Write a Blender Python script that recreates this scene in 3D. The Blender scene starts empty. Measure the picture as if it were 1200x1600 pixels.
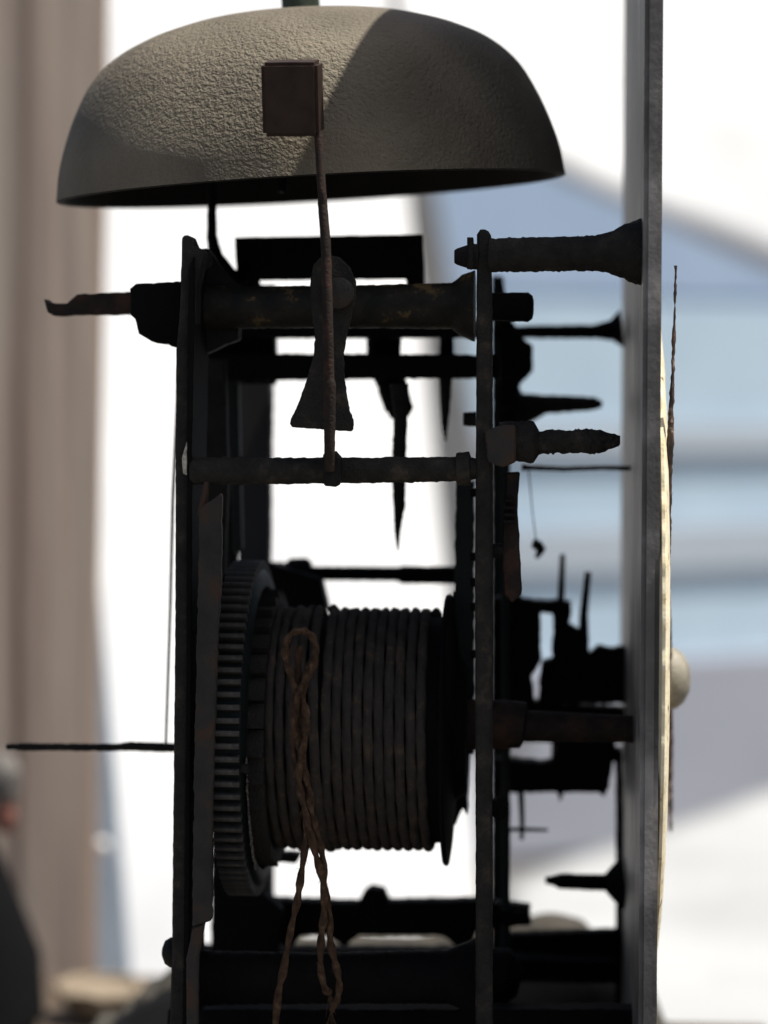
import bpy, bmesh, math, random
from mathutils import Vector, Matrix, noise
random.seed(7)
S = bpy.context.scene
C = S.collection
# ------------------------------------------------------------------ camera, sky, sun, exposure
F = 3600.0                                   # focal length in pixels of the 1200 wide photograph
CAM = Vector((0.0, -0.6, 1.5))
TH = math.atan(200 / F)                      # camera looks slightly down and to the left of +Y
PH = math.atan(280 / F * math.cos(TH))
FWD = Vector((-math.sin(PH) * math.cos(TH), math.cos(PH) * math.cos(TH), -math.sin(TH)))
RGT = Vector((math.cos(PH), math.sin(PH), 0))
UPV = RGT.cross(FWD)
cd = bpy.data.cameras.new('camera'); cam = bpy.data.objects.new('camera', cd); C.objects.link(cam)
cam.matrix_world = Matrix(((RGT.x, UPV.x, -FWD.x, CAM.x), (RGT.y, UPV.y, -FWD.y, CAM.y), (RGT.z, UPV.z, -FWD.z, CAM.z), (0, 0, 0, 1)))
cd.sensor_fit = 'HORIZONTAL'; cd.sensor_width = 36; cd.lens = 36 * F / 1200
cd.clip_start = 0.02; cd.clip_end = 500
cd.dof.use_dof = True; cd.dof.focus_distance = 0.598; cd.dof.aperture_fstop = 10.5
S.camera = cam
SUN = Vector((0.44, -0.035, 1.0)).normalized()
w = bpy.data.worlds.new('World'); S.world = w; w.use_nodes = True
nt = w.node_tree; nt.nodes.clear()
sky = nt.nodes.new('ShaderNodeTexSky'); sky.sky_type = 'NISHITA'; sky.sun_disc = False
sky.sun_elevation = math.asin(SUN.z); sky.sun_rotation = math.atan2(SUN.x, SUN.y)
bg = nt.nodes.new('ShaderNodeBackground'); bg.inputs[1].default_value = 0.078; sky.dust_density = 4.0; sky.ozone_density = 0.6
wo = nt.nodes.new('ShaderNodeOutputWorld')
nt.links.new(sky.outputs[0], bg.inputs[0]); nt.links.new(bg.outputs[0], wo.inputs[0])
sl = bpy.data.lights.new('sun', 'SUN'); sl.energy = 5.0; sl.angle = math.radians(0.5); sl.color = (1.0, 0.95, 0.86)
so = bpy.data.objects.new('sun', sl); C.objects.link(so); so.location = (2, -1, 5)
so.rotation_euler = SUN.to_track_quat('Z', 'Y').to_euler()
S.view_settings.view_transform = 'Standard'; S.view_settings.look = 'None'
S.view_settings.exposure = 0.6; S.view_settings.gamma = 1.0

# ------------------------------------------------------------------ helpers
def ray(px, py):
    return (RGT * ((px - 600) / F) + UPV * ((800 - py) / F) + FWD)
def P(px, py, y):
    d = ray(px, py); t = (y - CAM.y) / d.y
    return CAM + d * t
def PZ(px, py, z):
    d = ray(px, py); t = (z - CAM.z) / d.z
    return CAM + d * t
def sc(y):                                    # metres per photograph pixel at depth y
    return (y - CAM.y) / F
def N(p, s=900.0, k=0.0):
    return noise.noise(Vector((p[0] * s + k, p[1] * s + 3.7, p[2] * s)))
def link(name, me, mat, parent=None, smooth=True):
    if mat: me.materials.append(mat)
    if smooth:
        for p in me.polygons: p.use_smooth = True
        try: me.set_sharp_from_angle(angle=math.radians(38))
        except Exception: pass
    o = bpy.data.objects.new(name, me); C.objects.link(o)
    if parent: o.parent = parent
    return o
def mesh(vs, fs):
    me = bpy.data.meshes.new('m'); me.from_pydata([tuple(v) for v in vs], [], fs); me.update(); return me
def empty(name, label=None, cat=None, loc=(0, 0, 0), parent=None, group=None):
    o = bpy.data.objects.new(name, None); C.objects.link(o); o.empty_display_size = 0.02
    if parent: o.parent = parent
    else: o.location = loc
    if label: o['label'] = label
    if cat: o['category'] = cat
    if group: o['group'] = group
    return o
def tag(o, label, cat, group=None):
    o['label'] = label; o['category'] = cat
    if group: o['group'] = group
    return o
def tube_geo(path, seg=14, amp=0.0, ns=900.0, sq=False, step=0.0007, twist=None, rot=0.0):
    """path: list of (Vector, radius). returns verts, faces; closed caps"""
    pts = []
    for (a, ra), (b, rb) in zip(path[:-1], path[1:]):
        L = (b - a).length
        n = max(1, int(L / step)) if step else 1
        for i in range(n): pts.append((a.lerp(b, i / n), ra + (rb - ra) * i / n))
    pts.append(path[-1])
    vs, fs = [], []
    m = len(pts)
    ref = None
    for i, (c, r) in enumerate(pts):
        j0, j1 = max(0, i - 1), min(m - 1, i + 1)
        t = pts[j1][0] - pts[j0][0]
        if t.length < 1e-9: t = pts[-1][0] - pts[0][0]
        t.normalize()
        if ref is None:
            ref = Vector((0, 1, 0)) if abs(t.y) < 0.9 else Vector((1, 0, 0))
        u = (ref - t * ref.dot(t)).normalized(); ref = u
        v = t.cross(u)
        for k in range(seg):
            a = 2 * math.pi * k / seg + rot
            rr = r * (1.4142 if sq else 1)
            if twist: rr *= 1 + twist[0] * math.cos(twist[1] * (a + i * twist[2]))
            p = c + u * (math.cos(a) * rr) + v * (math.sin(a) * rr)
            if amp: p = p + (p - c).normalized() * amp * (0.45 * N(p, ns) + 0.7 * N(p, ns * 3.3, 9))
            vs.append(p)
    for i in range(m - 1):
        for k in range(seg):
            k2 = (k + 1) % seg
            fs.append((i * seg + k, i * seg + k2, (i + 1) * seg + k2, (i + 1) * seg + k))
    fs.append(tuple(range(seg))[::-1]); fs.append(tuple((m - 1) * seg + k for k in range(seg)))
    return vs, fs
def rod(name, pts, y, mat, parent=None, amp=0.00022, seg=16, sq=False, ns=700.0, step=0.0007, twist=None, rot=0.0):
    """pts: (px, py, radius px[, y]) measured on the photograph, laid at depth y"""
    path = []
    for q in pts:
        yy = q[3] if len(q) > 3 else y
        path.append((P(q[0], q[1], yy), q[2] * sc(yy)))
    if sq: seg, rot = 4, math.pi / 4
    vs, fs = tube_geo(path, seg, amp, ns, sq, step, twist, rot)
    me = mesh(vs, fs)
    bm = bmesh.new(); bm.from_mesh(me); bmesh.ops.recalc_face_normals(bm, faces=bm.faces); bm.to_mesh(me); bm.free()
    return link(name, me, mat, parent)
def prism_geo(poly, y0, y1, jit=0.00012, step=0.0012, shear=None):
    A = [P(x, y, y0) for x, y in poly]
    out = []
    for a, b in zip(A, A[1:] + A[:1]):
        n = max(1, int((b - a).length / step))
        for i in range(n):
            p = a.lerp(b, i / n)
            if jit: p = p + Vector((N(p, 350), 0, N(p, 350, 17))) * jit * 0.8 + Vector((N(p, 2300), 0, N(p, 2300, 17))) * jit
            out.append(p)
    n = len(out)
    vs = out + [p + Vector((0, y1 - y0, 0)) for p in out]
    fs = [tuple(range(n)), tuple(range(2 * n - 1, n - 1, -1))]
    for i in range(n):
        j = (i + 1) % n
        fs.append((j, i, n + i, n + j))
    return vs, fs
def prism(name, poly, y0, y1, mat, parent=None, jit=0.00012, bev=0.0004, step=0.0012):
    vs, fs = prism_geo(poly, y0, y1, jit, step)
    me = mesh(vs, fs)
    bm = bmesh.new(); bm.from_mesh(me); bmesh.ops.recalc_face_normals(bm, faces=bm.faces)
    if bev:
        es = [e for e in bm.edges if len(e.link_faces) == 2 and e.calc_face_angle(0) > 1.0]
        bmesh.ops.bevel(bm, geom=es, offset=bev, segments=1, affect='EDGES', clamp_overlap=True)
    bm.to_mesh(me); bm.free()
    return link(name, me, mat, parent)
def rect(x0, y0, x1, y1): return [(x0, y0), (x1, y0), (x1, y1), (x0, y1)]
def box(name, lo, hi, mat, parent=None, bev=0.0005, M=None, cuts=0, amp=0.0, ns=300):
    bm = bmesh.new(); bmesh.ops.create_cube(bm, size=1)
    if cuts: bmesh.ops.subdivide_edges(bm, edges=bm.edges, cuts=cuts, use_grid_fill=True)
    lo, hi = Vector(lo), Vector(hi)
    for v in bm.verts:
        v.co = Vector((lo[i] + (v.co[i] + 0.5) * (hi[i] - lo[i]) for i in range(3)))
    if bev:
        es = [e for e in bm.edges if e.calc_face_angle(0) > 1.0]
        bmesh.ops.bevel(bm, geom=es, offset=bev, segments=2, affect='EDGES', clamp_overlap=True)
    if amp:
        for v in bm.verts: v.co += Vector((N(v.co, ns), N(v.co, ns, 5), N(v.co, ns, 11))) * amp
    if M is not None: bm.transform(M)
    me = bpy.data.meshes.new('m'); bm.to_mesh(me); bm.free()
    return link(name, me, mat, parent)
def lathe(name, prof, mat, parent=None, M=Matrix(), seg=64, amp=0, ns=300, axis='Z'):
    """prof: list of (r, h); revolved about Z then transformed by M"""
    vs, fs = [], []
    for r, h in prof:
        for k in range(seg):
            a = 2 * math.pi * k / seg
            p = Vector((r * math.cos(a), r * math.sin(a), h))
            if amp: p += p.normalized() * amp * N(p, ns)
            vs.append(M @ p)
    for i in range(len(prof) - 1):
        for k in range(seg):
            k2 = (k + 1) % seg
            fs.append((i * seg + k, i * seg + k2, (i + 1) * seg + k2, (i + 1) * seg + k))
    if prof[0][0] > 0: fs.append(tuple(range(seg))[::-1])
    if prof[-1][0] > 0: fs.append(tuple((len(prof) - 1) * seg + k for k in range(seg)))
    me = mesh(vs, fs)
    bm = bmesh.new(); bm.from_mesh(me); bmesh.ops.remove_doubles(bm, verts=bm.verts, dist=1e-7)
    bmesh.ops.recalc_face_normals(bm, faces=bm.faces); bm.to_mesh(me); bm.free()
    return link(name, me, mat, parent)

# ------------------------------------------------------------------ materials
def mat(name, cols, scale=60, rough=0.7, metal=0.0, bump=0.3, bscale=900, bdist=0.0004, detail=6, stretch=None, spec=0.4, bump2=None):
    """cols: list of (position, rgb) of a noise ramp in object space"""
    m = bpy.data.materials.new(name); m.use_nodes = True
    t = m.node_tree; b = t.nodes['Principled BSDF']
    tc = t.nodes.new('ShaderNodeTexCoord'); mp = t.nodes.new('ShaderNodeMapping')
    t.links.new(tc.outputs['Object'], mp.inputs[0])
    if stretch: mp.inputs['Scale'].default_value = stretch
    n1 = t.nodes.new('ShaderNodeTexNoise'); n1.inputs['Scale'].default_value = scale; n1.inputs['Detail'].default_value = detail
    n1.inputs['Roughness'].default_value = 0.65
    t.links.new(mp.outputs[0], n1.inputs['Vector'])
    r = t.nodes.new('ShaderNodeValToRGB'); el = r.color_ramp.elements
    while len(el) > 1: el.remove(el[-1])
    el[0].position = cols[0][0]; el[0].color = (*cols[0][1], 1)
    for p, c in cols[1:]:
        e = el.new(p); e.color = (*c, 1)
    t.links.new(n1.outputs['Fac'], r.inputs[0]); t.links.new(r.outputs[0], b.inputs['Base Color'])
    b.inputs['Roughness'].default_value = rough; b.inputs['Metallic'].default_value = metal
    b.inputs['Specular IOR Level'].default_value = spec
    if bump:
        n2 = t.nodes.new('ShaderNodeTexNoise'); n2.inputs['Scale'].default_value = bscale; n2.inputs['Detail'].default_value = 4
        t.links.new(mp.outputs[0], n2.inputs['Vector'])
        bp = t.nodes.new('ShaderNodeBump'); bp.inputs['Strength'].default_value = bump; bp.inputs['Distance'].default_value = bdist
        t.links.new(n2.outputs['Fac'], bp.inputs['Height']); t.links.new(bp.outputs[0], b.inputs['Normal'])
    return m
iron = mat('dark_iron', [(0.35, (0.007, 0.0066, 0.006)), (0.6, (0.014, 0.013, 0.0115)), (0.72, (0.040, 0.028, 0.019))], 120, 0.7, 0.0, 0.9, 1400, 0.0005, spec=0.14)
ironf = mat('dusty_iron', [(0.3, (0.011, 0.0105, 0.0095)), (0.55, (0.023, 0.021, 0.018)), (0.70, (0.055, 0.044, 0.033))], 140, 0.8, 0.0, 1.0, 1500, 0.0006, spec=0.16)
black = mat('black_iron', [(0.3, (0.0015, 0.0015, 0.0018)), (0.7, (0.004, 0.004, 0.004))], 90, 0.8, 0.0, 0.5, 900, spec=0.1)
tealm = mat('green_black_paint', [(0.35, (0.003, 0.006, 0.006)), (0.7, (0.006, 0.010, 0.009))], 100, 0.6, 0.0, 0.4, 900, spec=0.2)
rust = mat('rusty_iron', [(0.3, (0.012, 0.009, 0.008)), (0.5, (0.022, 0.0155, 0.0125)), (0.68, (0.050, 0.026, 0.017))], 150, 0.8, 0.0, 0.8, 1300, spec=0.18)
rustg = mat('scraped_steel', [(0.3, (0.014, 0.0135, 0.0125)), (0.52, (0.026, 0.023, 0.020)), (0.62, (0.045, 0.024, 0.014))], 90, 0.65, 0.0, 0.6, 1100, spec=0.25)
hamm = mat('hammer_steel', [(0.3, (0.022, 0.014, 0.011)), (0.7, (0.042, 0.027, 0.021))], 120, 0.5, 0.0, 0.35, 900, spec=0.12)
brass = mat('tarnished_brass', [(0.40, (0.010, 0.010, 0.008)), (0.57, (0.022, 0.019, 0.014)), (0.66, (0.13, 0.085, 0.035))], 130, 0.6, 0.0, 0.5, 900, spec=0.14)
cordm = mat('old_cord', [(0.3, (0.030, 0.027, 0.025)), (0.58, (0.047, 0.040, 0.034)), (0.74, (0.11, 0.070, 0.040))], 260, 0.95, 0.0, 1.0, 2600, 0.0005, spec=0.1)
cordb = mat('brown_cord', [(0.3, (0.026, 0.016, 0.011)), (0.55, (0.065, 0.039, 0.024)), (0.72, (0.14, 0.092, 0.058))], 400, 0.9, 0.0, 1.0, 2600, 0.0005, spec=0.1)
enam = mat('cream_enamel', [(0.33, (0.10, 0.07, 0.045)), (0.39, (0.62, 0.53, 0.34)), (0.6, (0.72, 0.66, 0.48))], 170, 0.45, 0.0, 0.4, 900)
platem = mat('grey_plate', [(0.3, (0.06, 0.057, 0.055)), (0.5, (0.12, 0.115, 0.11)), (0.66, (0.28, 0.265, 0.25))], 26, 0.5, 0.0, 0.4, 500, spec=0.3)
crustm = mat('pale_crust', [(0.45, (0.05, 0.045, 0.04)), (0.62, (0.40, 0.36, 0.30))], 1500, 0.9, 0.0, 1.0, 2500)
handm = mat('blued_hand', [(0.4, (0.04, 0.03, 0.028)), (0.6, (0.12, 0.08, 0.06)), (0.7, (0.5, 0.42, 0.36))], 200, 0.5, 0.2, 0.4, 900)
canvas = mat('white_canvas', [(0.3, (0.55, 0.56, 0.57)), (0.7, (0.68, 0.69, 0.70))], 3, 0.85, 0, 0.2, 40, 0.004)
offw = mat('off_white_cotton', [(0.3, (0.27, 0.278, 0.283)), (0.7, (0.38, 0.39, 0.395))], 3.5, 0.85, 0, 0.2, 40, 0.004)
wood = mat('weathered_wood', [(0.3, (0.50, 0.36, 0.27)), (0.5, (0.58, 0.46, 0.36)), (0.7, (0.66, 0.55, 0.43))], 40, 0.85, 0, 0.5, 60, 0.004, stretch=(1, 1, 0.06))
clothm = mat('grey_brown_cloth', [(0.3, (0.045, 0.041, 0.035)), (0.7, (0.065, 0.060, 0.052))], 60, 0.95, 0, 0.6, 900, 0.001, spec=0.1)
straw = mat('straw', [(0.3, (0.14, 0.11, 0.078)), (0.7, (0.24, 0.195, 0.14))], 60, 0.85, 0, 0.6, 300, 0.002)
bluecl = mat('blue_grey_cloth', [(0.3, (0.20, 0.25, 0.31)), (0.7, (0.28, 0.33, 0.40))], 20, 0.9, 0, 0.3, 200, 0.002)
vanm = mat('pale_blue_paint', [(0.3, (0.44, 0.57, 0.70)), (0.7, (0.52, 0.66, 0.78))], 3, 0.35, 0, 0)
vanr = mat('slate_blue_paint', [(0.3, (0.32, 0.43, 0.60)), (0.7, (0.38, 0.49, 0.66))], 2, 0.45, 0, 0)
vang = mat('grey_trim', [(0.3, (0.41, 0.47, 0.54)), (0.7, (0.47, 0.53, 0.60))], 2, 0.5, 0, 0)
paving = mat('paving', [(0.3, (0.10, 0.095, 0.09)), (0.7, (0.16, 0.15, 0.14))], 3, 0.9, 0, 0.4, 60, 0.004)
blackcl = mat('black_jacket', [(0.3, (0.004, 0.004, 0.0045)), (0.7, (0.006, 0.006, 0.0065))], 20, 0.9, 0, 0.5, 200, 0.002, spec=0.05)
skin = mat('skin', [(0.3, (0.50, 0.26, 0.19)), (0.7, (0.56, 0.33, 0.25))], 20, 0.6, 0, 0)
hairm = mat('grey_hair', [(0.3, (0.36, 0.34, 0.31)), (0.7, (0.48, 0.45, 0.42))], 60, 0.8, 0, 0.6, 300, 0.003)
rubber = mat('black_rubber', [(0.3, (0.02, 0.02, 0.02)), (0.7, (0.03, 0.03, 0.03))], 20, 0.8, 0, 0)
glass = mat('dark_glass', [(0.3, (0.25, 0.33, 0.38)), (0.7, (0.30, 0.38, 0.43))], 1, 0.1, 0, 0)

# bell bronze: wrinkled dusty coating
bellm = bpy.data.materials.new('wrinkled_bell_bronze'); bellm.use_nodes = True
t = bellm.node_tree; b = t.nodes['Principled BSDF']; Ln = t.links.new
tc = t.nodes.new('ShaderNodeTexCoord')
nA = t.nodes.new('ShaderNodeTexNoise'); nA.inputs['Scale'].default_value = 880; nA.inputs['Detail'].default_value = 4; nA.inputs['Distortion'].default_value = 0.25
nB = t.nodes.new('ShaderNodeTexNoise'); nB.inputs['Scale'].default_value = 30; nB.inputs['Detail'].default_value = 5
for n_ in (nA, nB): Ln(tc.outputs['Object'], n_.inputs['Vector'])
rA = t.nodes.new('ShaderNodeValToRGB'); e = rA.color_ramp.elements
e[0].position = 0.3; e[0].color = (0.085, 0.072, 0.052, 1); e[1].position = 0.7; e[1].color = (0.160, 0.136, 0.098, 1)
Ln(nB.outputs['Fac'], rA.inputs[0]); Ln(rA.outputs[0], b.inputs['Base Color'])
b.inputs['Roughness'].default_value = 0.72; b.inputs['Specular IOR Level'].default_value = 0.3
BELLNA = nA

# ================================================================== THE CLOCK MOVEMENT
clock = empty('clock_movement', 'black iron clock movement seen side-on, a dusty bell on top and a cord drum inside', 'clock movement', (0, 0, 0))

# ---- bell
K = sc(0.07)
prof = [(396, 0), (394, 14), (390, 40), (383, 66), (371, 100), (357, 132), (337, 168), (313, 195), (285, 216), (255, 231), (225, 243), (172, 258), (120, 266), (60, 272), (14, 274)]
def smoothp(pr, n=4):
    out = []
    for i in range(len(pr) - 1):
        p0, p1, p2, p3 = pr[max(0, i - 1)], pr[i], pr[i + 1], pr[min(len(pr) - 1, i + 2)]
        for k in range(n):
            s = k / n
            out.append(tuple(0.5 * ((2 * p1[j]) + (-p0[j] + p2[j]) * s + (2 * p0[j] - 5 * p1[j] + 4 * p2[j] - p3[j]) * s * s + (-p0[j] + 3 * p1[j] - 3 * p2[j] + p3[j]) * s ** 3) for j in range(2)))
    out.append(pr[-1]); return out
outer = smoothp(prof)
inner = [(max(r - 13, 2), h - 11 if h > 40 else h * 0.72) for r, h in outer]
inner[0] = (384, 1.5)
full = [(r * K, h * K) for r, h in (inner[::-1] + [(387, -1.5), (393, -1.5)] + outer)]
BC = P(487, 296, 0.07)
MB = Matrix.Translation(BC) @ Matrix.Rotation(math.radians(-3.1), 4, 'Y') @ Matrix.Rotation(math.radians(2.1), 4, 'X')
bell = lathe('bell', full, bellm, clock, MB, 160)
bell.data.materials.append(mat('shaded_bell_inside', [(0.3, (0.008, 0.0075, 0.007)), (0.7, (0.016, 0.015, 0.014))], 60, 0.8, 0, 0.6, 600, spec=0.15))  # shade under the dome painted in as a near-black inside
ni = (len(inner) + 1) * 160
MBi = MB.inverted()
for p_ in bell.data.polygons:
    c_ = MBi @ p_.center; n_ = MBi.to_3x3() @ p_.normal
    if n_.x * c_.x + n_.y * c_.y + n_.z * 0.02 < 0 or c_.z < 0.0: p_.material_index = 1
# wrinkled relief bump on the bell
bp = t.nodes.new('ShaderNodeBump'); bp.inputs['Strength'].default_value = 1.0; bp.inputs['Distance'].default_value = 0.0013
nC = t.nodes.new('ShaderNodeTexNoise'); nC.inputs['Scale'].default_value = 1500; nC.inputs['Detail'].default_value = 2
nD = t.nodes.new('ShaderNodeTexVoronoi'); nD.inputs['Scale'].default_value = 620; nD.feature = 'SMOOTH_F1'; nD.inputs['Smoothness'].default_value = 0.4
nE = t.nodes.new('ShaderNodeTexNoise'); nE.inputs['Scale'].default_value = 55; nE.inputs['Detail'].default_value = 2
for n_ in (nC, nD, nE): Ln(tc.outputs['Object'], n_.inputs['Vector'])
def mth(op, a, b_):
    m_ = t.nodes.new('ShaderNodeMath'); m_.operation = op
    for i_, q_ in enumerate((a, b_)):
        if isinstance(q_, (int, float)): m_.inputs[i_].default_value = q_
        else: Ln(q_, m_.inputs[i_])
    return m_.outputs[0]
g1 = mth('ADD', mth('MULTIPLY', nA.outputs['Fac'], 0.55), mth('MULTIPLY', nC.outputs['Fac'], 0.45))
g2 = mth('SUBTRACT', g1, mth('MULTIPLY', nD.outputs['Distance'], 0.28))
g3 = mth('MULTIPLY', g2, mth('ADD', 0.35, mth('MULTIPLY', nE.outputs['Fac'], 1.2)))
Ln(g3, bp.inputs['Height']); Ln(bp.outputs[0], b.inputs['Normal'])
def onbell(u, v, y=0): return MB @ Vector((u * K, y * K, v * K))
lathe('bell_nut', [(0.0055, 0.0), (0.0055, 0.0055), (0.0048, 0.0062), (0.0048, 0.016)], mat('green_iron', [(0.4, (0.02, 0.03, 0.02)), (0.7, (0.05, 0.07, 0.045))], 200, 0.6), clock,
      Matrix.Translation(onbell(0, 273)) @ Matrix.Rotation(math.radians(-3), 4, 'Y'), 24, 0.0002, 600)
rod('bell_stand', [(474, 40, 7), (440, 300, 7)], 0.07, black, clock)
rod('bell_arm', [(333, 250, 8), (331, 330, 7), (331, 370, 8), (337, 400, 11), (352, 430, 18), (368, 452, 26)], 0.07, black, clock)

# ---- hammer: a head pitched forward, a tapering lever clamped on the front shaft
hammer = empty('hammer', parent=clock)
hc = P(458, 153, -0.0112)
MH = Matrix.Translation(hc) @ Matrix.Rotation(math.radians(12), 4, 'X') @ Matrix.Rotation(math.radians(-2), 4, 'Z')
k6 = sc(-0.004)
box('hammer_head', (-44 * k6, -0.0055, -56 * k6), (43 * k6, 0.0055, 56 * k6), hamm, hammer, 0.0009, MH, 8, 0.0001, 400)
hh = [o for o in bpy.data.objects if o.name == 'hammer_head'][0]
hh.data.materials.append(mat('sunlit_steel_edge', [(0.3, (0.34, 0.26, 0.20)), (0.7, (0.55, 0.45, 0.36))], 300, 0.5, 0.0, 0.4, 900))  # lighter steel on the bevels paints the sunlit top and side strips
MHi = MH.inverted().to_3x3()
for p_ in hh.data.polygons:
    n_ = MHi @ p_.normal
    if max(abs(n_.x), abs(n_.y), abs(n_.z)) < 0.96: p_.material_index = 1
rod('hammer_rod', [(497, 205, 6.5, -0.0122), (503, 300, 7, -0.0135), (504, 318, 7.5, -0.0130), (509, 380, 8, -0.0138), (512, 500, 8.5, -0.014), (514, 592, 8.5, -0.013), (515, 600, 10, -0.013), (515, 700, 8.5, -0.012), (515, 735, 8.5, -0.0105)], 0, rust, hammer, 0.0001, 16)
prism('hammer_clamp', [(503, 722), (505, 708), (522, 706), (531, 716), (530, 752), (526, 761), (506, 759)], -0.0105, -0.0035, iron, hammer)
rod('hammer_shaft', [(299, 736, 20), (302, 736, 22), (420, 736, 21), (540, 735, 20), (640, 734, 20), (712, 733, 19), (714, 733, 26), (734, 732, 26), (736, 732, 18), (748, 732, 15)], 0.001, ironf, clock, 0.0004, 28)

# ---- frame posts
postL = prism('frame_post', [(284, 372), (289, 365), (297, 370), (303, 384), (318, 391), (312, 420), (306, 450), (303, 560), (299, 700), (297, 900), (294, 1100), (292, 1300), (291, 1450), (288, 1620), (286, 2000), (262, 2000), (264, 1620), (268, 1500), (270, 1300), (273, 1000), (274, 700), (275, 545), (281, 480)], 0.0, 0.010, ironf, clock, 0.0001, 0.0006)
prism('post_flange', [(303, 400), (303, 540), (300, 700), (300, 900), (297, 1300), (294, 2000), (286, 2000), (290, 1200), (292, 600), (294, 420)], -0.0015, 0.024, black, clock, 0.0001)
prism('frame_post', [(745, 366), (750, 358), (761, 358), (766, 366), (768, 500), (769, 900), (768, 1300), (770, 2000), (743, 2000), (743, 1300), (742, 900), (744, 600)], -0.002, 0.007, ironf, clock, 0.0001, 0.0006)
prism('frame_post', [(768, 430), (787, 432), (788, 2100), (768, 2100)], 0.150, 0.158, tealm, clock, 0.0002)
prism('frame_post', [(372, 540), (424, 540), (420, 900), (424, 1400), (420, 2000), (368, 2000)], 0.150, 0.158, mat('grey_back_post', [(0.3, (0.018, 0.018, 0.02)), (0.7, (0.028, 0.027, 0.028))], 50, 0.8), clock, 0.0002)
prism('brace_bar', [(312, 795), (346, 770), (345, 900), (336, 1100), (331, 1300), (330, 1440), (300, 1448), (303, 1200), (308, 960)], -0.004, -0.001, rustg, clock, 0.00025)
prism('brace_bar', [(300, 1450), (320, 1442), (309, 1500), (308, 2000), (290, 2000), (291, 1500)], -0.003, 0.0, rustg, clock)
rod('steady_pin', [(323, 752, 5), (316, 800, 8), (314, 806, 7)], -0.001, rustg, clock, 0.0001)
prism('post_sun_spot', [(297, 650), (299, 720), (298, 745), (286, 740), (284, 715), (292, 690)], -0.0008, 0.0, mat('painted_sun_spot', [(0.4, (0.25, 0.23, 0.18)), (0.6, (0.55, 0.50, 0.40))], 700, 0.6), clock, 0.0001, 0)  # pale patch painted on as a small spot of sun on the post
rod('rivet', [(254, 1488, 8), (258, 1488, 18), (266, 1488, 24), (280, 1488, 24)], 0.006, iron, clock)
# left outer wire
rod('wire', [(280, 560, 2.2), (270, 780, 2.5), (266, 950, 2.2), (259, 1165, 2)], 0.05, iron, clock, 0.00005, 8)
rod('stop_rod', [(10, 1167, 4.5), (40, 1167, 6), (180, 1168, 6), (205, 1166, 7.5), (260, 1168, 7.5), (300, 1168, 6)], 0.055, iron, clock, 0.0003, 12)

# ---- top arbor, its brackets and the hooked bar at the left
rod('top_arbor', [(300, 480, 40), (316, 480, 40), (318, 480, 34), (450, 480, 33), (600, 479, 34), (706, 478, 36), (722, 478, 48), (742, 478, 56)], 0.02, brass, clock, 0.0003, 32)
rod('arbor_end', [(760, 479, 22), (825, 480, 23), (832, 480, 18), (834, 480, 10)], 0.02, black, clock)
prism('left_bracket', [(203, 450), (212, 443), (283, 440), (283, 546), (262, 538), (236, 534), (216, 521), (211, 497), (203, 490)], 0.012, 0.030, black, clock, 0.0003)
prism('hook_bar', [(68, 466), (76, 474), (104, 474), (113, 466), (120, 460), (206, 456), (206, 491), (120, 492), (84, 494), (74, 488)], 0.035, 0.042, rust, clock, 0.0002)
prism('arbor_cheek', [(300, 392), (322, 388), (345, 420), (372, 445), (372, 530), (300, 560)], 0.02, 0.028, iron, clock, 0.0003)
rod('arbor_screw', [(318, 408, 14, 0.012), (319, 409, 14, 0.019)], 0, iron, clock)
# ---- fly vane with its slot
vane = empty('fly_vane', parent=clock)
prism('vane_plate', [(367, 371), (660, 366), (663, 436), (370, 438)], 0.075, 0.0765, black, vane, 0.0001, 0.0001)
prism('vane_plate', [(372, 430), (405, 430), (407, 470), (382, 470)], 0.0775, 0.079, black, vane, 0.0001, 0.0001)
prism('vane_plate', [(634, 428), (662, 428), (665, 470), (636, 470)], 0.0775, 0.079, black, vane, 0.0001, 0.0001)
# ---- anchor shaped plate
anc = [(499, 403), (512, 398), (530, 402), (546, 416), (555, 440), (555, 462), (549, 490), (541, 525), (536, 555), (537, 590), (543, 630), (551, 660), (551, 671), (548, 674), (500, 671), (456, 667), (453, 662), (454, 655), (468, 625), (480, 590), (489, 560), (492, 530), (488, 500), (484, 465), (485, 435), (489, 415)]
prism('anchor', anc, -0.006, -0.003, ironf, clock, 0.0002, 0.0004, 0.0006)
lathe('anchor_screw', [(0.0040, 0), (0.0040, 0.0018), (0.003, 0.0026), (0.0, 0.0027)], rustg, clock, Matrix.Translation(P(530, 458, -0.006)) @ Matrix.Rotation(math.radians(90), 4, 'X'), 20, 0.0003, 500)
# ---- rear crossbars
prism('crossbar', rect(300, 500, 760, 528), 0.085, 0.093, black, clock, 0.0002)
prism('crossbar', [(300, 552), (780, 554), (780, 591), (420, 594), (300, 598)], 0.080, 0.088, black, clock, 0.0003)
rod('spacer', [(600, 515, 28), (600, 570, 26)], 0.10, black, clock)
prism('side_block', [(300, 440), (428, 445), (428, 600), (300, 600)], 0.096, 0.104, black, clock, 0.0003)
rod('spacer', [(698, 515, 11), (698, 570, 12)], 0.10, black, clock)
rod('pallet_arbor', [(585, 573, 10), (612, 600, 24), (624, 640, 22), (624, 655, 12)], 0.095, black, clock)
rod('crutch', [(624, 600, 15), (626, 650, 11), (623, 740, 11), (624, 790, 9), (621, 830, 4.5), (622, 860, 0.8)], 0.06, iron, clock, 0.00025, 12)
rod('detent', [(696, 560, 11), (696, 620, 9), (695, 660, 6), (696, 690, 1)], 0.085, iron, clock, 0.0002, 12)
rod('bar_bump', [(724, 655, 10), (745, 655, 12)], 0.05, iron, clock)
rod('rear_shaft', [(420, 895, 12), (500, 896, 11), (622, 897, 11), (628, 898, 14), (730, 899, 14)], 0.12, black, clock, 0.0002, 16)
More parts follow.
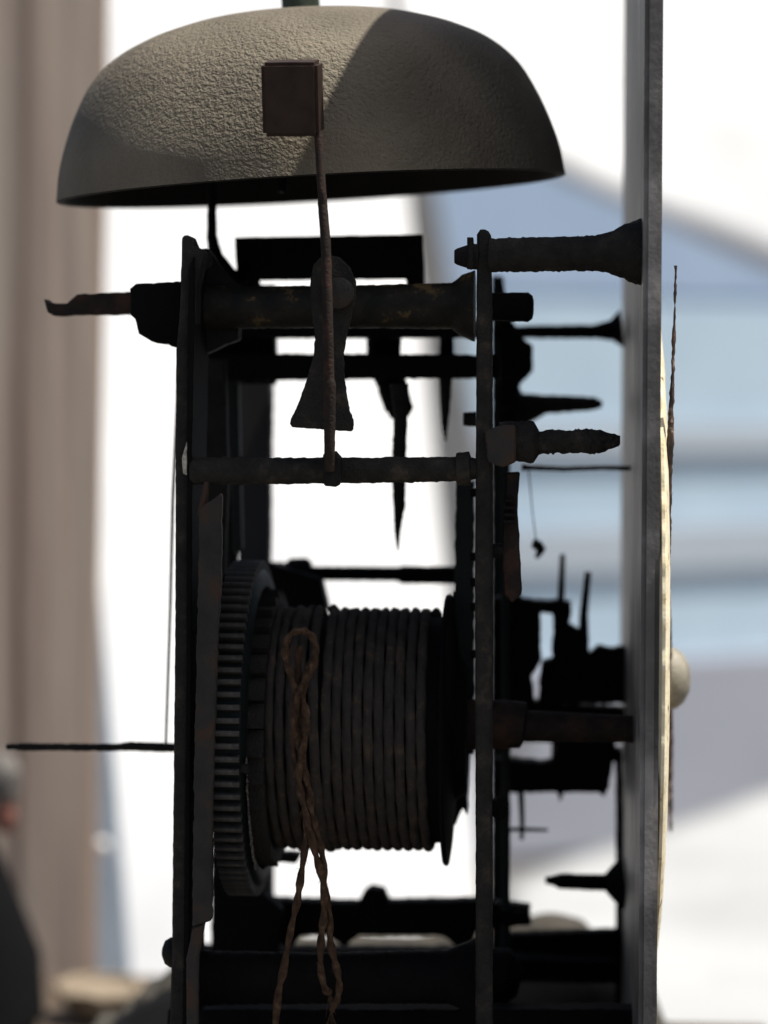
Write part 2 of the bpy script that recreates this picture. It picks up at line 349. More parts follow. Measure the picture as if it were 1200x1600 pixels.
rod('rear_nut', [(446, 888, 8), (456, 886, 14), (478, 886, 14), (486, 888, 8)], 0.12, iron, clock, 0.0002, 16)
prism('side_strip', [(712, 752), (740, 752), (740, 1180), (724, 1180), (714, 1000), (709, 960)], 0.05, 0.056, tealm, clock, 0.0004)
prism('side_plate', [(706, 925), (736, 925), (733, 1180), (730, 1275), (722, 1262), (712, 1290), (704, 1290), (700, 1100)], 0.075, 0.080, black, clock, 0.0003)
for yy in (770, 870, 910, 948, 1022): rod('spacer', [(735, yy, 7), (748, yy, 7)], 0.03, black, clock)
# left cluster behind the drum wheel
prism('side_block', [(300, 590), (366, 590), (372, 700), (368, 900), (300, 900)], 0.100, 0.104, black, clock)
prism('side_lever', [(322, 560), (352, 560), (356, 760), (350, 900), (330, 900), (318, 740)], 0.06, 0.064, iron, clock)
prism('side_lever', [(352, 590), (372, 590), (378, 860), (352, 870)], 0.09, 0.094, tealm, clock)
rod('side_arbor', [(340, 640, 6), (352, 720, 10), (360, 900, 6)], 0.075, iron, clock)
prism('rear_block', [(420, 880), (500, 905), (512, 955), (430, 960)], 0.11, 0.12, black, clock)
prism('crossbar', rect(340, 880, 440, 960), 0.128, 0.135, black, clock)

# ---- winding drum and its wheel
AX = P(500, 1137, 0.045); DY, DZ = AX.y, AX.z
def X(px, py, y): return P(px, py, y).x
ROTY = Matrix.Rotation(math.radians(90), 4, 'Y')
def disc(name, xa, xb, r, mt, parent, seg=96, hole=None, amp=0):
    M = Matrix.Translation((xa, DY, DZ)) @ ROTY
    L = xb - xa
    return lathe(name, [(0.0, 0), (r - .0005, 0), (r, 0.0005), (r, L - 0.0005), (r - .0005, L), (0.0, L)], mt, parent, M, seg, amp, 300)
drum = empty('winding_drum', parent=clock)
xd0, xd1 = X(392, 1137, 0.012), X(690, 1137, 0.012)
disc('drum_core', xd0, xd1, 0.0318, black, drum)
# right flange: a thin dished disc
xf = X(686, 1137, 0.006)
lathe('flange', [(0.0, 0), (0.0362, 0.0), (0.0378, -0.0003), (0.0382, 0.0004), (0.0378, 0.0010), (0.034, 0.0016), (0.020, 0.0028), (0.018, 0.006), (0.0, 0.006)], black, drum, Matrix.Translation((xf, DY, DZ)) @ ROTY, 96, 0.0002, 200)
# wound cord: one twisted cord laid in turns
cr = 0.00138
turnx = []
xx = xd0 + 0.0012
gaps = [1.0, 1.0, 1.08, 1.0, 1.22, 1.12, 1.0] + [1.0] * 30
i = 0
while xx < xf - 0.0010:
    turnx.append(xx); xx += 0.00288 * gaps[i] * (0.97 + 0.06 * random.random()); i += 1
pts = []
SP = 96
for ti in range(len(turnx) - 1):
    for k in range(SP):
        s = k / SP
        x = turnx[ti] + (turnx[ti + 1] - turnx[ti]) * s
        a = 2 * math.pi * s + math.pi / 2
        rr = 0.0328 + 0.00025 * noise.noise(Vector((ti * 3.1, s * 6, 0))) + (0.0007 if ti in (3, 5) else 0)
        x += 0.00035 * noise.noise(Vector((ti * 1.7, s * 5, 4)))
        if ti in (4, 5): x += 0.0009 * math.sin(a - math.pi)   # the loose turns lie aslant
        pts.append((Vector((x, DY + rr * math.cos(a), DZ + rr * math.sin(a))), cr))
vs, fs = tube_geo(pts, 12, 0.00006, 2500, step=0, twist=(0.10, 3, 0.34))
wc = link('wound_cord', mesh(vs, fs), cordm, drum)
# toothed wheel
wheel = empty('toothed_wheel', parent=clock)
xg0, xg1 = X(326, 1137, -0.001), X(374, 1137, -0.001)
RG = 0.0470
lathe('wheel_rim', [(0.040, 0), (RG - 0.0024, 0), (RG - 0.0024, xg1 - xg0), (RG - 0.004, xg1 - xg0 + 0.0012), (0.040, xg1 - xg0 + 0.0012), (0.040, 0)], tealm, wheel, Matrix.Translation((xg0, DY, DZ)) @ ROTY, 120, 0.0001, 200)
disc('wheel_web', xg0 + 0.002, xg1 - 0.001, 0.0405, black, wheel)
NT = 86
toothm = mat('worn_tooth_steel', [(0.35, (0.020, 0.019, 0.018)), (0.6, (0.045, 0.042, 0.038)), (0.68, (0.08, 0.06, 0.045))], 300, 0.6, 0, 0.6, 1500, spec=0.3)
def toothmesh():
    bm = bmesh.new(); h0, h1 = RG - 0.0026, RG + 0.0002; w0, w1 = 0.00085, 0.00066; L = xg1 - xg0
    q = [(-w0, h0), (w0, h0), (w0 * 0.95, h1 - 0.0009), (w1, h1 - .0001), (0, h1 + .0001), (-w1, h1 - .0001), (-w0 * 0.95, h1 - 0.0009)]
    A = [bm.verts.new((0.0002, y, z)) for y, z in q]; B = [bm.verts.new((L, y, z)) for y, z in q]
    n = len(q); bm.faces.new(A); bm.faces.new(B[::-1])
    for i in range(n): bm.faces.new((A[i], B[i], B[(i + 1) % n], A[(i + 1) % n]))
    bmesh.ops.recalc_face_normals(bm, faces=bm.faces)
    me = bpy.data.meshes.new('tooth'); bm.to_mesh(me); bm.free(); me.materials.append(toothm); return me
tm = toothmesh()
for k in range(NT):
    o = bpy.data.objects.new('tooth', tm); C.objects.link(o); o.parent = wheel
    o.location = (xg0, DY, DZ); o.rotation_euler = (2 * math.pi * k / NT + random.uniform(-.003, .003), 0, 0)
# ratchet wheel with saw teeth
ratch = empty('ratchet_wheel', parent=clock)
xr0, xr1 = X(379, 1137, 0.006), X(410, 1137, 0.006)
disc('ratchet_disc', xg1 + 0.0004, xr1, 0.0355, black, ratch)
bm = bmesh.new()
n = 32; a0, a1 = 0, 2 * math.pi / n * 0.94
def py_(r, a): return (-r * math.cos(a), r * math.sin(a))
q = [py_(0.0352, a0), py_(0.0392, a0), py_(0.0380, a0 + (a1 - a0) * .5), py_(0.0366, a1), py_(0.0352, a1)]
A = [bm.verts.new((0, *p)) for p in q]; B = [bm.verts.new((xr1 - xr0, *p)) for p in q]
bm.faces.new(A); bm.faces.new(B[::-1])
for i in range(5): bm.faces.new((A[i], B[i], B[(i + 1) % 5], A[(i + 1) % 5]))
bmesh.ops.recalc_face_normals(bm, faces=bm.faces)
rm = bpy.data.meshes.new('saw_tooth'); bm.to_mesh(rm); bm.free(); rm.materials.append(ironf)
for k in range(n):
    o = bpy.data.objects.new('saw_tooth', rm); C.objects.link(o); o.parent = ratch
    o.location = (xr0, DY, DZ); o.rotation_euler = (2 * math.pi * (k + 0.3) / n, 0, 0)
# pale crumbly dirt on the wheel's edge
vs, fs = [], []
m = 90
for i in range(m + 1):
    a = math.radians(-2 - 52 * i / m)
    for j in range(4):
        r = 0.0445 - 0.0009 * j
        p = Vector((xg1 + 0.0014 + (0.0005 * abs(N((i * .01, j * .03, 0), 300))), DY - r * math.cos(a), DZ + r * math.sin(a)))
        vs.append(p + Vector((0.0004 * N(p, 2500), 0.0003 * N(p, 2500, 3), 0)))
for i in range(m):
    for j in range(3): fs.append((i * 4 + j, i * 4 + j + 1, (i + 1) * 4 + j + 1, (i + 1) * 4 + j))
link('dirt', mesh(vs, fs), crustm, wheel)
rod('click_pin', [(378, 1200, 7), (388, 1202, 9), (392, 1202, 5)], -0.002, iron, clock)
rod('winding_arbor', [(700, 1132, 40), (742, 1132, 40), (800, 1132, 38), (818, 1133, 36), (822, 1134, 25), (990, 1139, 21), (1003, 1139, 21)], 0.045, rust, clock, 0.0002, 24)

# ---- arbors on the right
pil = empty('top_pillar', parent=clock)
rod('pillar', [(764, 399, 27), (775, 399, 26), (860, 397, 26), (930, 396, 27), (950, 395, 31), (966, 395, 37), (978, 394, 44), (998, 394, 50), (1002, 394, 50), (1003, 394, 44)], 0.0, ironf, pil, 0.0006, 40)
rod('pillar_tip', [(710, 401, 10), (714, 401, 13), (738, 401, 20), (748, 401, 20)], 0.0, iron, pil)
rod('taper_pin', [(735, 371, 5), (735, 415, 5.5), (734, 421, 4)], -0.004, iron, pil)
rod('arbor', [(770, 518, 12), (800, 519, 10), (930, 518, 11), (955, 516, 16), (972, 514, 30)], 0.15, black, clock, 0.0003)
rod('arbor', [(780, 640, 50), (812, 640, 48), (822, 638, 24), (850, 632, 15), (905, 631, 12), (930, 631, 10), (941, 632, 5)], 0.13, iron, clock, 0.0004)
wn = empty('winding_square', parent=clock)
prism('brass_collar', [(757, 672), (785, 665), (805, 664), (807, 722), (785, 730), (762, 722)], -0.0055, 0.006, rustg, wn, 0.0002)
rod('square_nut', [(780, 690, 30), (806, 690, 31), (834, 690, 32), (842, 690, 18)], 0.001, ironf, wn, 0.0011, 28)
rod('spindle', [(835, 692, 17), (860, 690, 18), (895, 690, 17), (925, 690, 19), (938, 690, 17), (945, 690, 13), (966, 689, 9), (969, 689, 6)], 0.001, ironf, wn, 0.0011, 28)
rod('wire', [(815, 730, 6), (830, 731, 4.5), (880, 733, 4), (940, 731, 4), (998, 732, 4)], 0.09, iron, clock, 0.0002, 10)
rod('wire', [(826, 735, 1.2), (832, 800, 1), (838, 850, 1)], 0.09, iron, clock, 0, 6)
rod('pointer', [(836, 842, 2), (838, 850, 9), (846, 858, 7), (838, 872, 3)], 0.11, iron, clock, 0.0001, 8)
prism('hammer_tail', [(790, 738), (812, 738), (808, 790), (812, 860), (815, 930), (800, 942), (788, 930), (783, 860), (786, 820), (789, 780)], 0.004, 0.009, rust, clock, 0.0002)
for k in range(4): prism('rack_tooth', rect(786, 780 + 11 * k, 805, 785 + 11 * k), 0.0, 0.004, iron, clock, 0.0)
rod('steady_pin', [(755, 862, 11), (786, 860, 12)], 0.004, iron, clock)
prism('side_plate', [(782, 430), (806, 520), (832, 540), (832, 580), (812, 600), (806, 660), (782, 660)], 0.12, 0.128, black, clock, 0.0004)
prism('side_plate', [(783, 720), (797, 720), (797, 2000), (783, 2000)], 0.10, 0.104, tealm, clock, 0.0002)
rod('upright_pin', [(879, 866, 4), (876, 945, 6)], 0.13, iron, clock, 0.0001)
rod('upright_pin', [(919, 893, 5), (912, 960, 7), (912, 1020, 9)], 0.13, iron, clock, 0.0002)
prism('rack_plate', [(770, 935), (812, 932), (818, 938), (845, 940), (845, 1030), (830, 1060), (835, 1100), (770, 1100)], 0.110, 0.118, black, clock, 0.0004)
prism('rack_plate', [(840, 938), (893, 942), (893, 958), (888, 975), (905, 985), (918, 975), (920, 1024), (935, 1010), (960, 1016), (1000, 1004), (1000, 1100), (840, 1100), (846, 1036), (862, 1030), (864, 960), (842, 958)], 0.125, 0.133, black, clock, 0.0004)
prism('lower_rack', [(770, 1090), (1000, 1110), (1000, 1162), (960, 1160), (958, 1182), (952, 1230), (944, 1246), (938, 1238), (880, 1238), (876, 1256), (870, 1238), (812, 1240), (770, 1236), (770, 1186), (850, 1192), (860, 1190), (868, 1170), (868, 1162), (850, 1160), (770, 1160)], 0.130, 0.138, black, clock, 0.0004)
prism('lower_rack', [(862, 1150), (880, 1150), (878, 1192), (862, 1192)], 0.142, 0.146, black, clock, 0.0003)
prism('lower_rack', [(912, 1150), (962, 1150), (962, 1192), (912, 1192)], 0.142, 0.146, black, clock, 0.0003)
rod('rack_pin', [(814, 1236, 5), (816, 1285, 4), (815, 1312, 3)], 0.12, iron, clock, 0, 8)
rod('rack_pin', [(782, 1296, 3), (812, 1296, 3.5), (856, 1297, 2.5)], 0.12, iron, clock, 0, 8)
prism('stud', [(768, 1255), (782, 1250), (793, 1262), (793, 1278), (780, 1282), (768, 1275)], 0.01, 0.018, black, clock, 0.0002)
rod('stud', [(783, 1434, 11), (822, 1434, 11), (827, 1434, 7)], 0.10, black, clock)
ls = empty('lower_spindle', parent=clock)
rod('spindle', [(852, 1376, 5), (866, 1376, 8), (874, 1377, 12), (945, 1379, 13), (955, 1379, 25), (966, 1379, 36), (975, 1379, 42)], 0.11, black, ls, 0.0003)
prism('rear_upright', [(962, 1172), (972, 1172), (974, 1400), (990, 1700), (990, 2000), (960, 2000), (963, 1400)], 0.140, 0.148, black, clock, 0.0002)
prism('cream_strip', [(984, 1180), (994, 1180), (995, 1372), (985, 1372)], 0.085, 0.088, enam, clock, 0.0004)

# ---- base of the frame
prism('crossbar', [(330, 1404), (560, 1412), (568, 1396), (580, 1388), (600, 1392), (607, 1410), (745, 1408), (829, 1418), (829, 1446), (745, 1454), (735, 1480), (715, 1480), (690, 1462), (560, 1462), (540, 1480), (510, 1462), (470, 1462), (458, 1480), (425, 1475), (425, 1450), (330, 1450)], 0.115, 0.122, black, clock, 0.0003)
prism('wheel_segment', [(330, 1300), (392, 1340), (415, 1400), (440, 1420), (430, 1520), (330, 1520)], 0.10, 0.106, black, clock, 0.0004)
prism('wheel_segment', [(398, 1325), (425, 1332), (470, 1335), (462, 1350), (425, 1345), (412, 1400), (395, 1400)], 0.08, 0.085, iron, clock, 0.0003)
rod('base_pillar', [(300, 1528, 46), (340, 1528, 42), (500, 1528, 40), (700, 1526, 42), (722, 1526, 52), (746, 1526, 62)], 0.02, black, clock, 0.0005, 32)
prism('base_rail', [(300, 1482), (760, 1486), (760, 1600), (300, 1600)], 0.130, 0.138, black, clock, 0.0003)
prism('base_plate', [(262, 1578), (1000, 1578), (1000, 2000), (262, 2000)], 0.035, 0.043, black, clock, 0.0003)
prism('base_rail', [(796, 1498), (965, 1504), (965, 1538), (796, 1534)], 0.12, 0.13, black, clock, 0.0003)
prism('base_rail', [(796, 1460), (965, 1455), (965, 1500), (796, 1500)], 0.1322, 0.138, black, clock, 0.0003)
rod('base_screw', [(762, 1530, 50), (790, 1530, 48), (812, 1535, 22)], 0.06, black, clock, 0.0004)

# ---- dial side: tall back plate, enamel disc, hand, nut
XP0, XP1 = X(1001, 500, 0.0), X(1029, 500, 0.0)
zt, zb = P(1000, -1010, 0).z, P(1000, 2000, 0).z
plate = box('dial_plate', (XP0, -0.018, zb), (XP1, 0.19, zt), platem, clock, 0.0012)
XD = X(1033, 1000, -0.019)
DC = Vector((XD, 0.075, P(1040, 1030, 0.0).z)); RD = 0.097
disco = lathe('dial', [(0, -0.0004), (RD * .98, -0.0004), (RD, 0.0002), (RD, 0.0010), (RD * .985, 0.0016), (RD * .9, 0.0026), (0, 0.0045)], enam, clock, Matrix.Translation(DC) @ ROTY, 360, 0.0012, 210)
for p in (( -0.006, 0.0), ):
    pass
HX = X(1052, 1060, 0.075)
def h3(px, py, y): return P(px, py, y)
hand = empty('clock_hand', parent=clock)
vs, fs = tube_geo([(h3(1056, 415, 0.0), 0.0003), (h3(1053, 520, 0.0), 0.0004), (h3(1049, 640, 0.0), 0.0007), (h3(1047, 700, 0.0), 0.0009), (h3(1044, 800, 0.012), 0.0010), (h3(1042, 900, 0.03), 0.0008), (h3(1044, 1050, 0.07), 0.0014), (h3(1046, 1200, 0.10), 0.0012), (h3(1048, 1300, 0.11), 0.0004)], 10, 0.0005, 260, step=0.001)
link('hand_blade', mesh(vs, fs), handm, hand)
lathe('hand_nut', [(0.0, 0.0050), (0.004, 0.0046), (0.0070, 0.0030), (0.0088, 0.0008), (0.0090, -0.001), (0.0075, -0.003)], mat('worn_brass', [(0.3, (0.12, 0.11, 0.085)), (0.7, (0.26, 0.24, 0.19))], 150, 0.6, 0.0), hand,
      Matrix.Translation((X(1052, 1060, 0.07), 0.07, P(1052, 1060, 0.07).z)) @ ROTY, 40)

# ---- the brown cord hanging in front of the drum
def cordpath(pts, y=-0.004):
    out = []
    n = len(pts)
    for i in range(n - 1):
        p0, p1, p2, p3 = pts[max(0, i - 1)], pts[i], pts[i + 1], pts[min(n - 1, i + 2)]
        for k in range(10):
            s = k / 10
            q = [0.5 * ((2 * p1[j]) + (-p0[j] + p2[j]) * s + (2 * p0[j] - 5 * p1[j] + 4 * p2[j] - p3[j]) * s * s + (-p0[j] + 3 * p1[j] - 3 * p2[j] + p3[j]) * s ** 3) for j in range(3)]
            out.append((P(q[0], q[1], y + q[2] * 0.001), (5.3 + 0.45 * math.sin(i * 2.1 + s * 3)) * sc(y)))
    return out
strands = [
 [(468, 1120, 3), (466, 1092, 0), (456, 1060, 0), (447, 1030, 0), (447, 1005, 0), (456, 990, 0), (470, 986, 0), (484, 991, 0), (493, 1008, 0), (492, 1030, 0), (484, 1052, 0), (470, 1075, -1.5), (462, 1105, -1), (459, 1145, 0), (461, 1190, 1), (472, 1235, 1), (479, 1275, 0), (477, 1320, 0), (470, 1370, 0), (465, 1405, 0), (455, 1450, 0), (444, 1510, 0), (434, 1560, 0), (428, 1640, 0)],
 [(467, 1010, 4), (466, 1040, 3), (467, 1075, 2), (474, 1098, 0), (480, 1125, -1), (477, 1155, -1), (469, 1190, -1), (467, 1225, -1), (476, 1265, -1), (484, 1300, -1), (496, 1345, 0), (505, 1385, 0), (506, 1430, -1), (502, 1465, -1), (501, 1510, 0), (508, 1545, 0), (516, 1548, 1)],
 [(460, 1080, 2), (462, 1130, 1), (470, 1180, 0), (482, 1230, 0), (487, 1270, 0), (497, 1305, 0), (504, 1340, 1), (507, 1385, 1), (515, 1430, 1), (516, 1470, 0), (524, 1505, 0), (530, 1535, 0), (527, 1560, 1), (517, 1580, 1)],
 [(488, 1030, 2), (478, 1060, 1), (471, 1095, 1), (468, 1140, 2), (474, 1200, 2), (474, 1260, 1)],
]
V, Fc = [], []
for s_ in strands:
    vs, fs = tube_geo(cordpath(s_), 14, 0.00012, 2200, step=0, twist=(0.24, 2, 0.32))
    o_ = len(V); V += vs; Fc += [tuple(i + o_ for i in f) for f in fs]
rr_ = random.Random(3)
for s_ in strands:                                   # stray fibres and the frayed ends
    cp = cordpath(s_)
    for q in range(26):
        c0, r0 = cp[rr_.randrange(len(cp))]
        d_ = Vector((rr_.uniform(-1, 1), rr_.uniform(-.6, 0), rr_.uniform(-1, .5))).normalized()
        L_ = rr_.uniform(.0010, .0024)
        vs, fs = tube_geo([(c0, .00006), (c0 + d_ * L_ * .6, .00005), (c0 + d_ * L_ + Vector((0, 0, -L_ * .4)), .00002)], 4, step=0)
        o_ = len(V); V += vs; Fc += [tuple(i + o_ for i in f) for f in fs]
    for q in range(14):
        c0 = cp[-1][0]; d_ = Vector((rr_.uniform(-.35, .35), rr_.uniform(-.2, .2), -1)).normalized(); L_ = rr_.uniform(.003, .008)
        vs, fs = tube_geo([(c0, .00012), (c0 + d_ * L_ * .5, .00010), (c0 + d_ * L_ + Vector((rr_.uniform(-.001, .001), 0, 0)), .00003)], 5, step=0)
        o_ = len(V); V += vs; Fc += [tuple(i + o_ for i in f) for f in fs]
tag(link('cord', mesh(V, Fc), cordb), 'frayed brown twisted cord, looped at its top, hanging in front of the drum', 'cord')

# ================================================================== WHAT IT STANDS ON
ztop = P(600, 2000, 0.0).z
ped = empty('plinth', 'dark wooden plinth under the clock movement', 'plinth', (0, 0.1, 0))
def pbox(name, lo, hi, m, par, bev=0.002):
    o = box(name, lo, hi, m, None, bev); o.parent = par; o.matrix_parent_inverse = Matrix.Translation(par.location).inverted(); return o
dwood = mat('dark_wood', [(0.3, (0.05, 0.036, 0.026)), (0.7, (0.09, 0.065, 0.045))], 20, 0.7, 0, 0.4, 80, 0.002)
pbox('plinth_top', (-0.085, -0.06, ztop - 0.025), (0.078, 0.26, ztop - 0.0005), dwood, ped)
for sx in (-0.06, 0.055):
    for sy in (-0.035, 0.235): pbox('leg', (sx - 0.02, sy - 0.02, 0), (sx + 0.02, sy + 0.02, ztop - 0.026), dwood, ped)

# crumpled cloth behind the movement
top = [(120, 1660), (165, 1600), (200, 1562), (235, 1536), (270, 1514), (330, 1490), (430, 1455), (520, 1462), (640, 1466), (720, 1458), (800, 1436), (860, 1424), (905, 1432), (950, 1470), (1010, 1530), (1060, 1640)]
vs, fs = [], []
nx, ny = 90, 36
def topz(s):
    q = s * (len(top) - 1); i = min(int(q), len(top) - 2); f = q - i; f = f * f * (3 - 2 * f)
    return top[i][0] * (1 - (q - i)) + top[i + 1][0] * (q - i), top[i][1] * (1 - f) + top[i + 1][1] * f
for j in range(ny + 1):
    b_ = j / ny; y = 0.17 + 0.085 * b_
    hgt = math.sin(math.pi * min(1, max(0, b_))) ** 0.6
    for i in range(nx + 1):
        px, py = topz(i / nx)
        p = P(px, py, 0.212); p.y = y
        z0 = ztop
        p.z = z0 + max(0.0, (p.z - z0)) * hgt
        k = 0.006 * (N(p, 22) + 0.5 * N(p, 60, 4)) * hgt
        vs.append(p + Vector((0, k, -abs(k))))
for j in range(ny):
    for i in range(nx):
        a = j * (nx + 1) + i; fs.append((a, a + 1, a + nx + 2, a + nx + 1))
cl = link('crumpled_cloth', mesh(vs, fs), clothm); tag(cl, 'grey-brown cloth heaped behind the foot of the clock movement', 'cloth')
md = cl.modifiers.new('s', 'SOLIDIFY'); md.thickness = 0.002

# ================================================================== BACKGROUND, all out of focus
def sheet(name, corners, m, par=None, thick=0.004, wav=0.02, nx=24, ny=24, sag=0.0):
    """corners: four Vectors (tl, tr, br, bl)"""
    tl, tr, br, bl = corners
    vs, fs = [], []
    for j in range(ny + 1):
        for i in range(nx + 1):
            a, b_ = i / nx, j / ny
            p = tl.lerp(tr, a).lerp(bl.lerp(br, a), b_)
            p = p + Vector((0, wav * N(p, 3), wav * 0.5 * N(p, 4, 8) - sag * math.sin(math.pi * a) * math.sin(math.pi * b_)))
            vs.append(p)
    for j in range(ny):
        for i in range(nx):
            a = j * (nx + 1) + i; fs.append((a, a + nx + 1, a + nx + 2, a + 1))
    o = link(name, mesh(vs, fs), m)
    if par: o.parent = par; o.matrix_parent_inverse = Matrix.Translation(par.location).inverted()
    md = o.modifiers.new('s', 'SOLIDIFY'); md.thickness = thick
    return o
# ground
gv = []
ground = link('ground', mesh([(-80, -30, 0), (80, -30, 0), (80, 200, 0), (-80, 200, 0)], [(0, 1, 2, 3)]), paving); ground['kind'] = 'structure'
# ridge tent, its near slope catching the sun
tent = empty('ridge_tent', 'white canvas ridge tent seen right behind the drum and the bell', 'tent', (-0.6, 3.5, 0))
TL, TR, BR, BL = P(-20, -420, 4.3), P(560, -420, 4.3), P(778, 1740, 2.7), P(-60, 1740, 2.7)
TL.z = TR.z; BL.z = BR.z; BL.x = TL.x
sheet('near_slope', (TL, TR, BR, BL), canvas, tent, 0.003, 0.02)
sheet('far_slope', (TR + Vector((0, .02, 0)), TL + Vector((0, .02, 0)), BL + Vector((0, 3.3, 0)), BR + Vector((0, 3.3, 0))), canvas, tent, 0.003, 0.02)
for q in (BL, BR):
    o = link('tent_pole', mesh(*tube_geo([(Vector((q.x, q.y + .01, 0)), 0.015), (Vector((q.x, q.y + .01, q.z)), 0.015)], 12, step=0)), rubber); o.parent = tent; o.matrix_parent_inverse = Matrix.Translation(tent.location).inverted()
# awning top right
aw = empty('stall_awning', 'white stall awning sloping down to the right, beyond the top of the dial plate', 'awning', (2.0, 5.5, 0))
a1, a2 = P(560, 135, 4.6), P(1560, 580, 4.6)
b1, b2 = P(560, -900, 6.0), P(1900, -700, 6.0)
sheet('awning_cloth', (b1, b2, a2, a1), canvas, aw, 0.003, 0.03)
for q in (a1, a2):
    o = link('awning_pole', mesh(*tube_geo([(Vector((q.x + (0.0 if q is a2 else -0.35), q.y + .05, 0)), 0.02), (Vector((q.x + (0.0 if q is a2 else -0.35), q.y + .05, q.z - .01)), 0.02)], 12, step=0)), rubber); o.parent = aw; o.matrix_parent_inverse = Matrix.Translation(aw.location).inverted()
# white covered table lower right
tb = empty('covered_table', 'table under a white cloth at the lower right, beyond the dial', 'table', (1.0, 2.5, 0))
zt_ = 0.75
f1, f2 = PZ(790, 1378, zt_), PZ(1500, 1130, zt_)
n1, n2 = PZ(800, 2700, zt_), PZ(1900, 2700, zt_)
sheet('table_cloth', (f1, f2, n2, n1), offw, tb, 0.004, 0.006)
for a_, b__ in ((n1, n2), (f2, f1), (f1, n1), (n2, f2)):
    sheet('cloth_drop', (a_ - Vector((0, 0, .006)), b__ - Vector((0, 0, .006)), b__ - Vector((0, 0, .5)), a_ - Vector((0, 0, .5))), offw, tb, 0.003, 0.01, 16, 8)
cc = (f1 + f2 + n1 + n2) / 4
for q in (f1, f2, n1, n2):
    q = q.lerp(cc, 0.12)
    pbox('leg', (q.x - .02, q.y - .02, 0), (q.x + .02, q.y + .02, zt_ - .01), wood, tb)
# pale blue box van far back on the right
van = empty('box_van', 'pale blue box van with grey trim bands, blurred behind the dial plate', 'van', (0, 0, 0))
VY = math.radians(28)
v0 = P(640, 600, 6.35); v0.z = 0
MV = Matrix.Translation(v0) @ Matrix.Rotation(VY, 4, 'Z')
s12 = sc(6.7)
def vz(py): return CAM.z + (600 - py) * s12
def vbox(name, x0, x1, z0, z1, m, out=0.0, dep=2.0, bev=0.03):
    return box(name, (x0, -out, z0), (x1, dep, z1), m, van, bev, MV)
vbox('body', 0.0, 5.6, 0.36, vz(470), vanm, 0, 2.1, 0.01)
vbox('roof', 0.0, 5.6, vz(468), vz(150), vanr, -0.004, 2.09, 0.012)
vbox('trim_band', 0.02, 5.58, vz(712), vz(662), vang, 0.02, 0.0, 0.005)
vbox('trim_band', 0.02, 5.58, vz(895), vz(820), vang, 0.02, 0.0, 0.005)
vbox('skirt', 0.02, 5.58, 0.02, vz(1030), mat('skirt_grey', [(0.3, (0.32, 0.34, 0.40)), (0.7, (0.38, 0.40, 0.46))], 2, 0.6), 0.03, 2.12, 0.01)
for wx in (1.0, 4.4):
    for wy in (0.22, 1.9):
        wv = lathe('wheel', [(0.0, -0.1), (0.20, -0.1), (0.34, -0.09), (0.36, -0.05), (0.36, 0.05), (0.34, 0.09), (0.0, 0.09)], rubber, van, MV @ Matrix.Translation((wx, wy + .12, 0.36)) @ Matrix.Rotation(math.radians(90), 4, 'X'), 32)
        wv.name = 'wheel'
vbox('cab', 5.62, 7.0, 0.42, 1.9, vanm, 0, 2.1, 0.12)
vbox('cab_window', 5.9, 6.75, 1.15, 1.75, glass, 0.01, 0.05, 0.004)
# weathered post on the left
post = empty('wooden_post', 'thick weathered brown wooden post at the left edge, behind the clock movement', 'post', (0, 0, 0))
pl, pr = P(-170, 800, 0.75), P(166, 800, 0.75)
for i, (f0, f1_) in enumerate(((0, .30), (.305, .62), (.625, 1.0))):
    x0_, x1_ = pl.x + (pr.x - pl.x) * f0, pl.x + (pr.x - pl.x) * f1_
    o = box('plank', (x0_, 0.75 + 0.0015 * ((i * 2) % 3), 0), (x1_, 0.82, 2.3), wood, post, 0.003, None, 6, 0.002, 5)
    for v in o.data.vertices: v.co.x += (v.co.z - CAM.z) * 0.020 - (v.co.y - 0.75) * 0.33
# blue-grey cloth strip hanging from the post
bs = [(P(110, 840, 0.95)), (P(150, 860, 0.95)), (P(206, 1565, 0.9)), (P(110, 1565, 0.9))]
tag(sheet('blue_cloth', bs, bluecl, None, 0.004, 0.01), 'narrow blue-grey cloth hanging along the right side of the wooden post', 'cloth')
kn = lathe('highlight_ball', [(0, -0.004), (0.003, -0.0034), (0.0042, -0.0018), (0.0046, 0.0), (0.0042, 0.0018), (0.003, 0.0034), (0, 0.004)], canvas, None, Matrix.Translation(P(160, 1322, 0.86)) @ Matrix.Rotation(math.radians(90), 4, 'X'), 24)  # pale ball added to stand for an out-of-focus highlight
tag(kn, 'small pale ball added as a blurred highlight beside the blue-grey cloth', 'highlight')
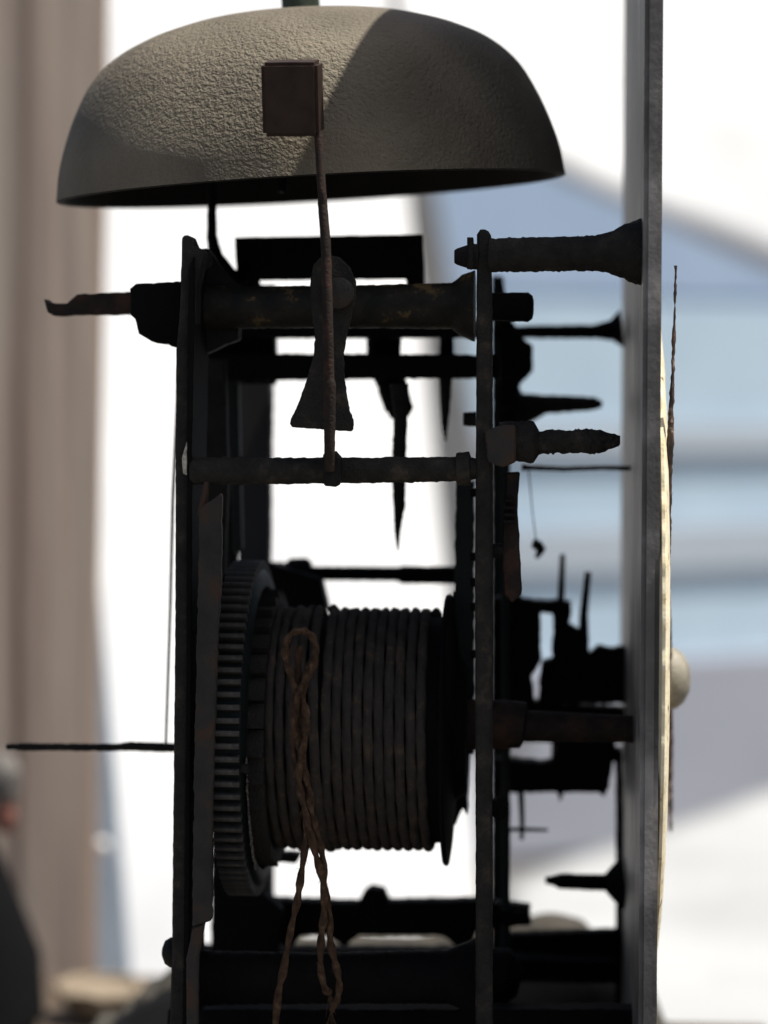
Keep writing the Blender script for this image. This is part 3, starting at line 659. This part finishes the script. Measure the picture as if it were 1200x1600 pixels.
# side table with a straw basket
st = empty('side_table', 'small brown table at the lower left carrying a straw basket', 'table', (0, 0, 0))
tz = P(150, 1600, 0.55).z
tcx, tcy = P(110, 1600, 0.55).x, 0.56
box('table_top', (tcx - .25, tcy - .09, tz - .02), (tcx + .045, tcy + .09, tz), dwood, st, 0.003)
for sx in (-.22, .02):
    for sy in (-.065, .065): box('leg', (tcx + sx - .02, tcy + sy - .02, 0), (tcx + sx + .02, tcy + sy + .02, tz - .031), dwood, st, 0.002)
bk = empty('straw_basket', 'shallow straw basket with a thick rolled rim on the small table', 'basket', (0, 0, 0))
bc = Vector((P(150, 1540, 0.55).x, 0.56, tz + 0.001))
lathe('basket_bowl', [(0.0, 0.0), (0.011, 0.0), (0.017, 0.005), (0.0215, 0.014), (0.0195, 0.014), (0.015, 0.006), (0.0, 0.003)], straw, bk, Matrix.Translation(bc), 48, 0.0005, 200)
lathe('basket_rim', [(0.0212 + 0.0028 * math.cos(a * math.pi / 4), 0.0150 + 0.0028 * math.sin(a * math.pi / 4)) for a in range(9)], straw, bk, Matrix.Translation(bc), 48, 0.0015, 200)

# black bag standing at the far left, a pale scarf with a red end tied on top
bag = empty('bag', 'soft black bag at the bottom left corner with a pale and red scarf on top', 'bag', (0, 0, 0))
bx_ = P(-78, 1500, 0.50)
bz0 = tz + 0.001
hb = P(0, 1310, 0.50).z - bz0
lathe('bag_body', [(0.0, 0.0), (0.034, 0.0), (0.040, 0.008), (0.037, hb * .35), (0.028, hb * .6), (0.020, hb * .82), (0.011, hb * .97), (0.0, hb)], blackcl, bag, Matrix.Translation((bx_.x, 0.53, bz0)), 40, 0.003, 40)
V, Fc = tube_geo([(Vector((bx_.x - .012, .53, bz0 + hb - .006)), .0022), (Vector((bx_.x - .012, .53, bz0 + hb + .02)), .0022), (Vector((bx_.x, .53, bz0 + hb + .030)), .0022), (Vector((bx_.x + .012, .53, bz0 + hb + .02)), .0022), (Vector((bx_.x + .012, .53, bz0 + hb - .006)), .0022)], 10, step=0.002)
link('handle', mesh(V, Fc), blackcl, bag)
sp = P(-4, 1225, 0.50)
lathe('scarf', [(0, -0.012), (0.006, -0.010), (0.0085, -0.003), (0.0085, 0.003), (0.006, 0.010), (0, 0.012)], mat('pale_scarf', [(0.3, (0.10, 0.095, 0.088)), (0.7, (0.14, 0.13, 0.12))], 90, 0.9), bag, Matrix.Translation((sp.x - .002, .52, sp.z)), 24, 0.002, 150)
sp = P(-2, 1285, 0.50)
lathe('scarf_end', [(0, -0.009), (0.004, -0.008), (0.0062, 0.0), (0.004, 0.007), (0, 0.009)], mat('red_scarf', [(0.3, (0.10, 0.04, 0.03)), (0.7, (0.15, 0.06, 0.045))], 90, 0.9), bag, Matrix.Translation((sp.x - .002, .52, sp.z)), 24, 0.0015, 150)

S.render.film_transparent = False
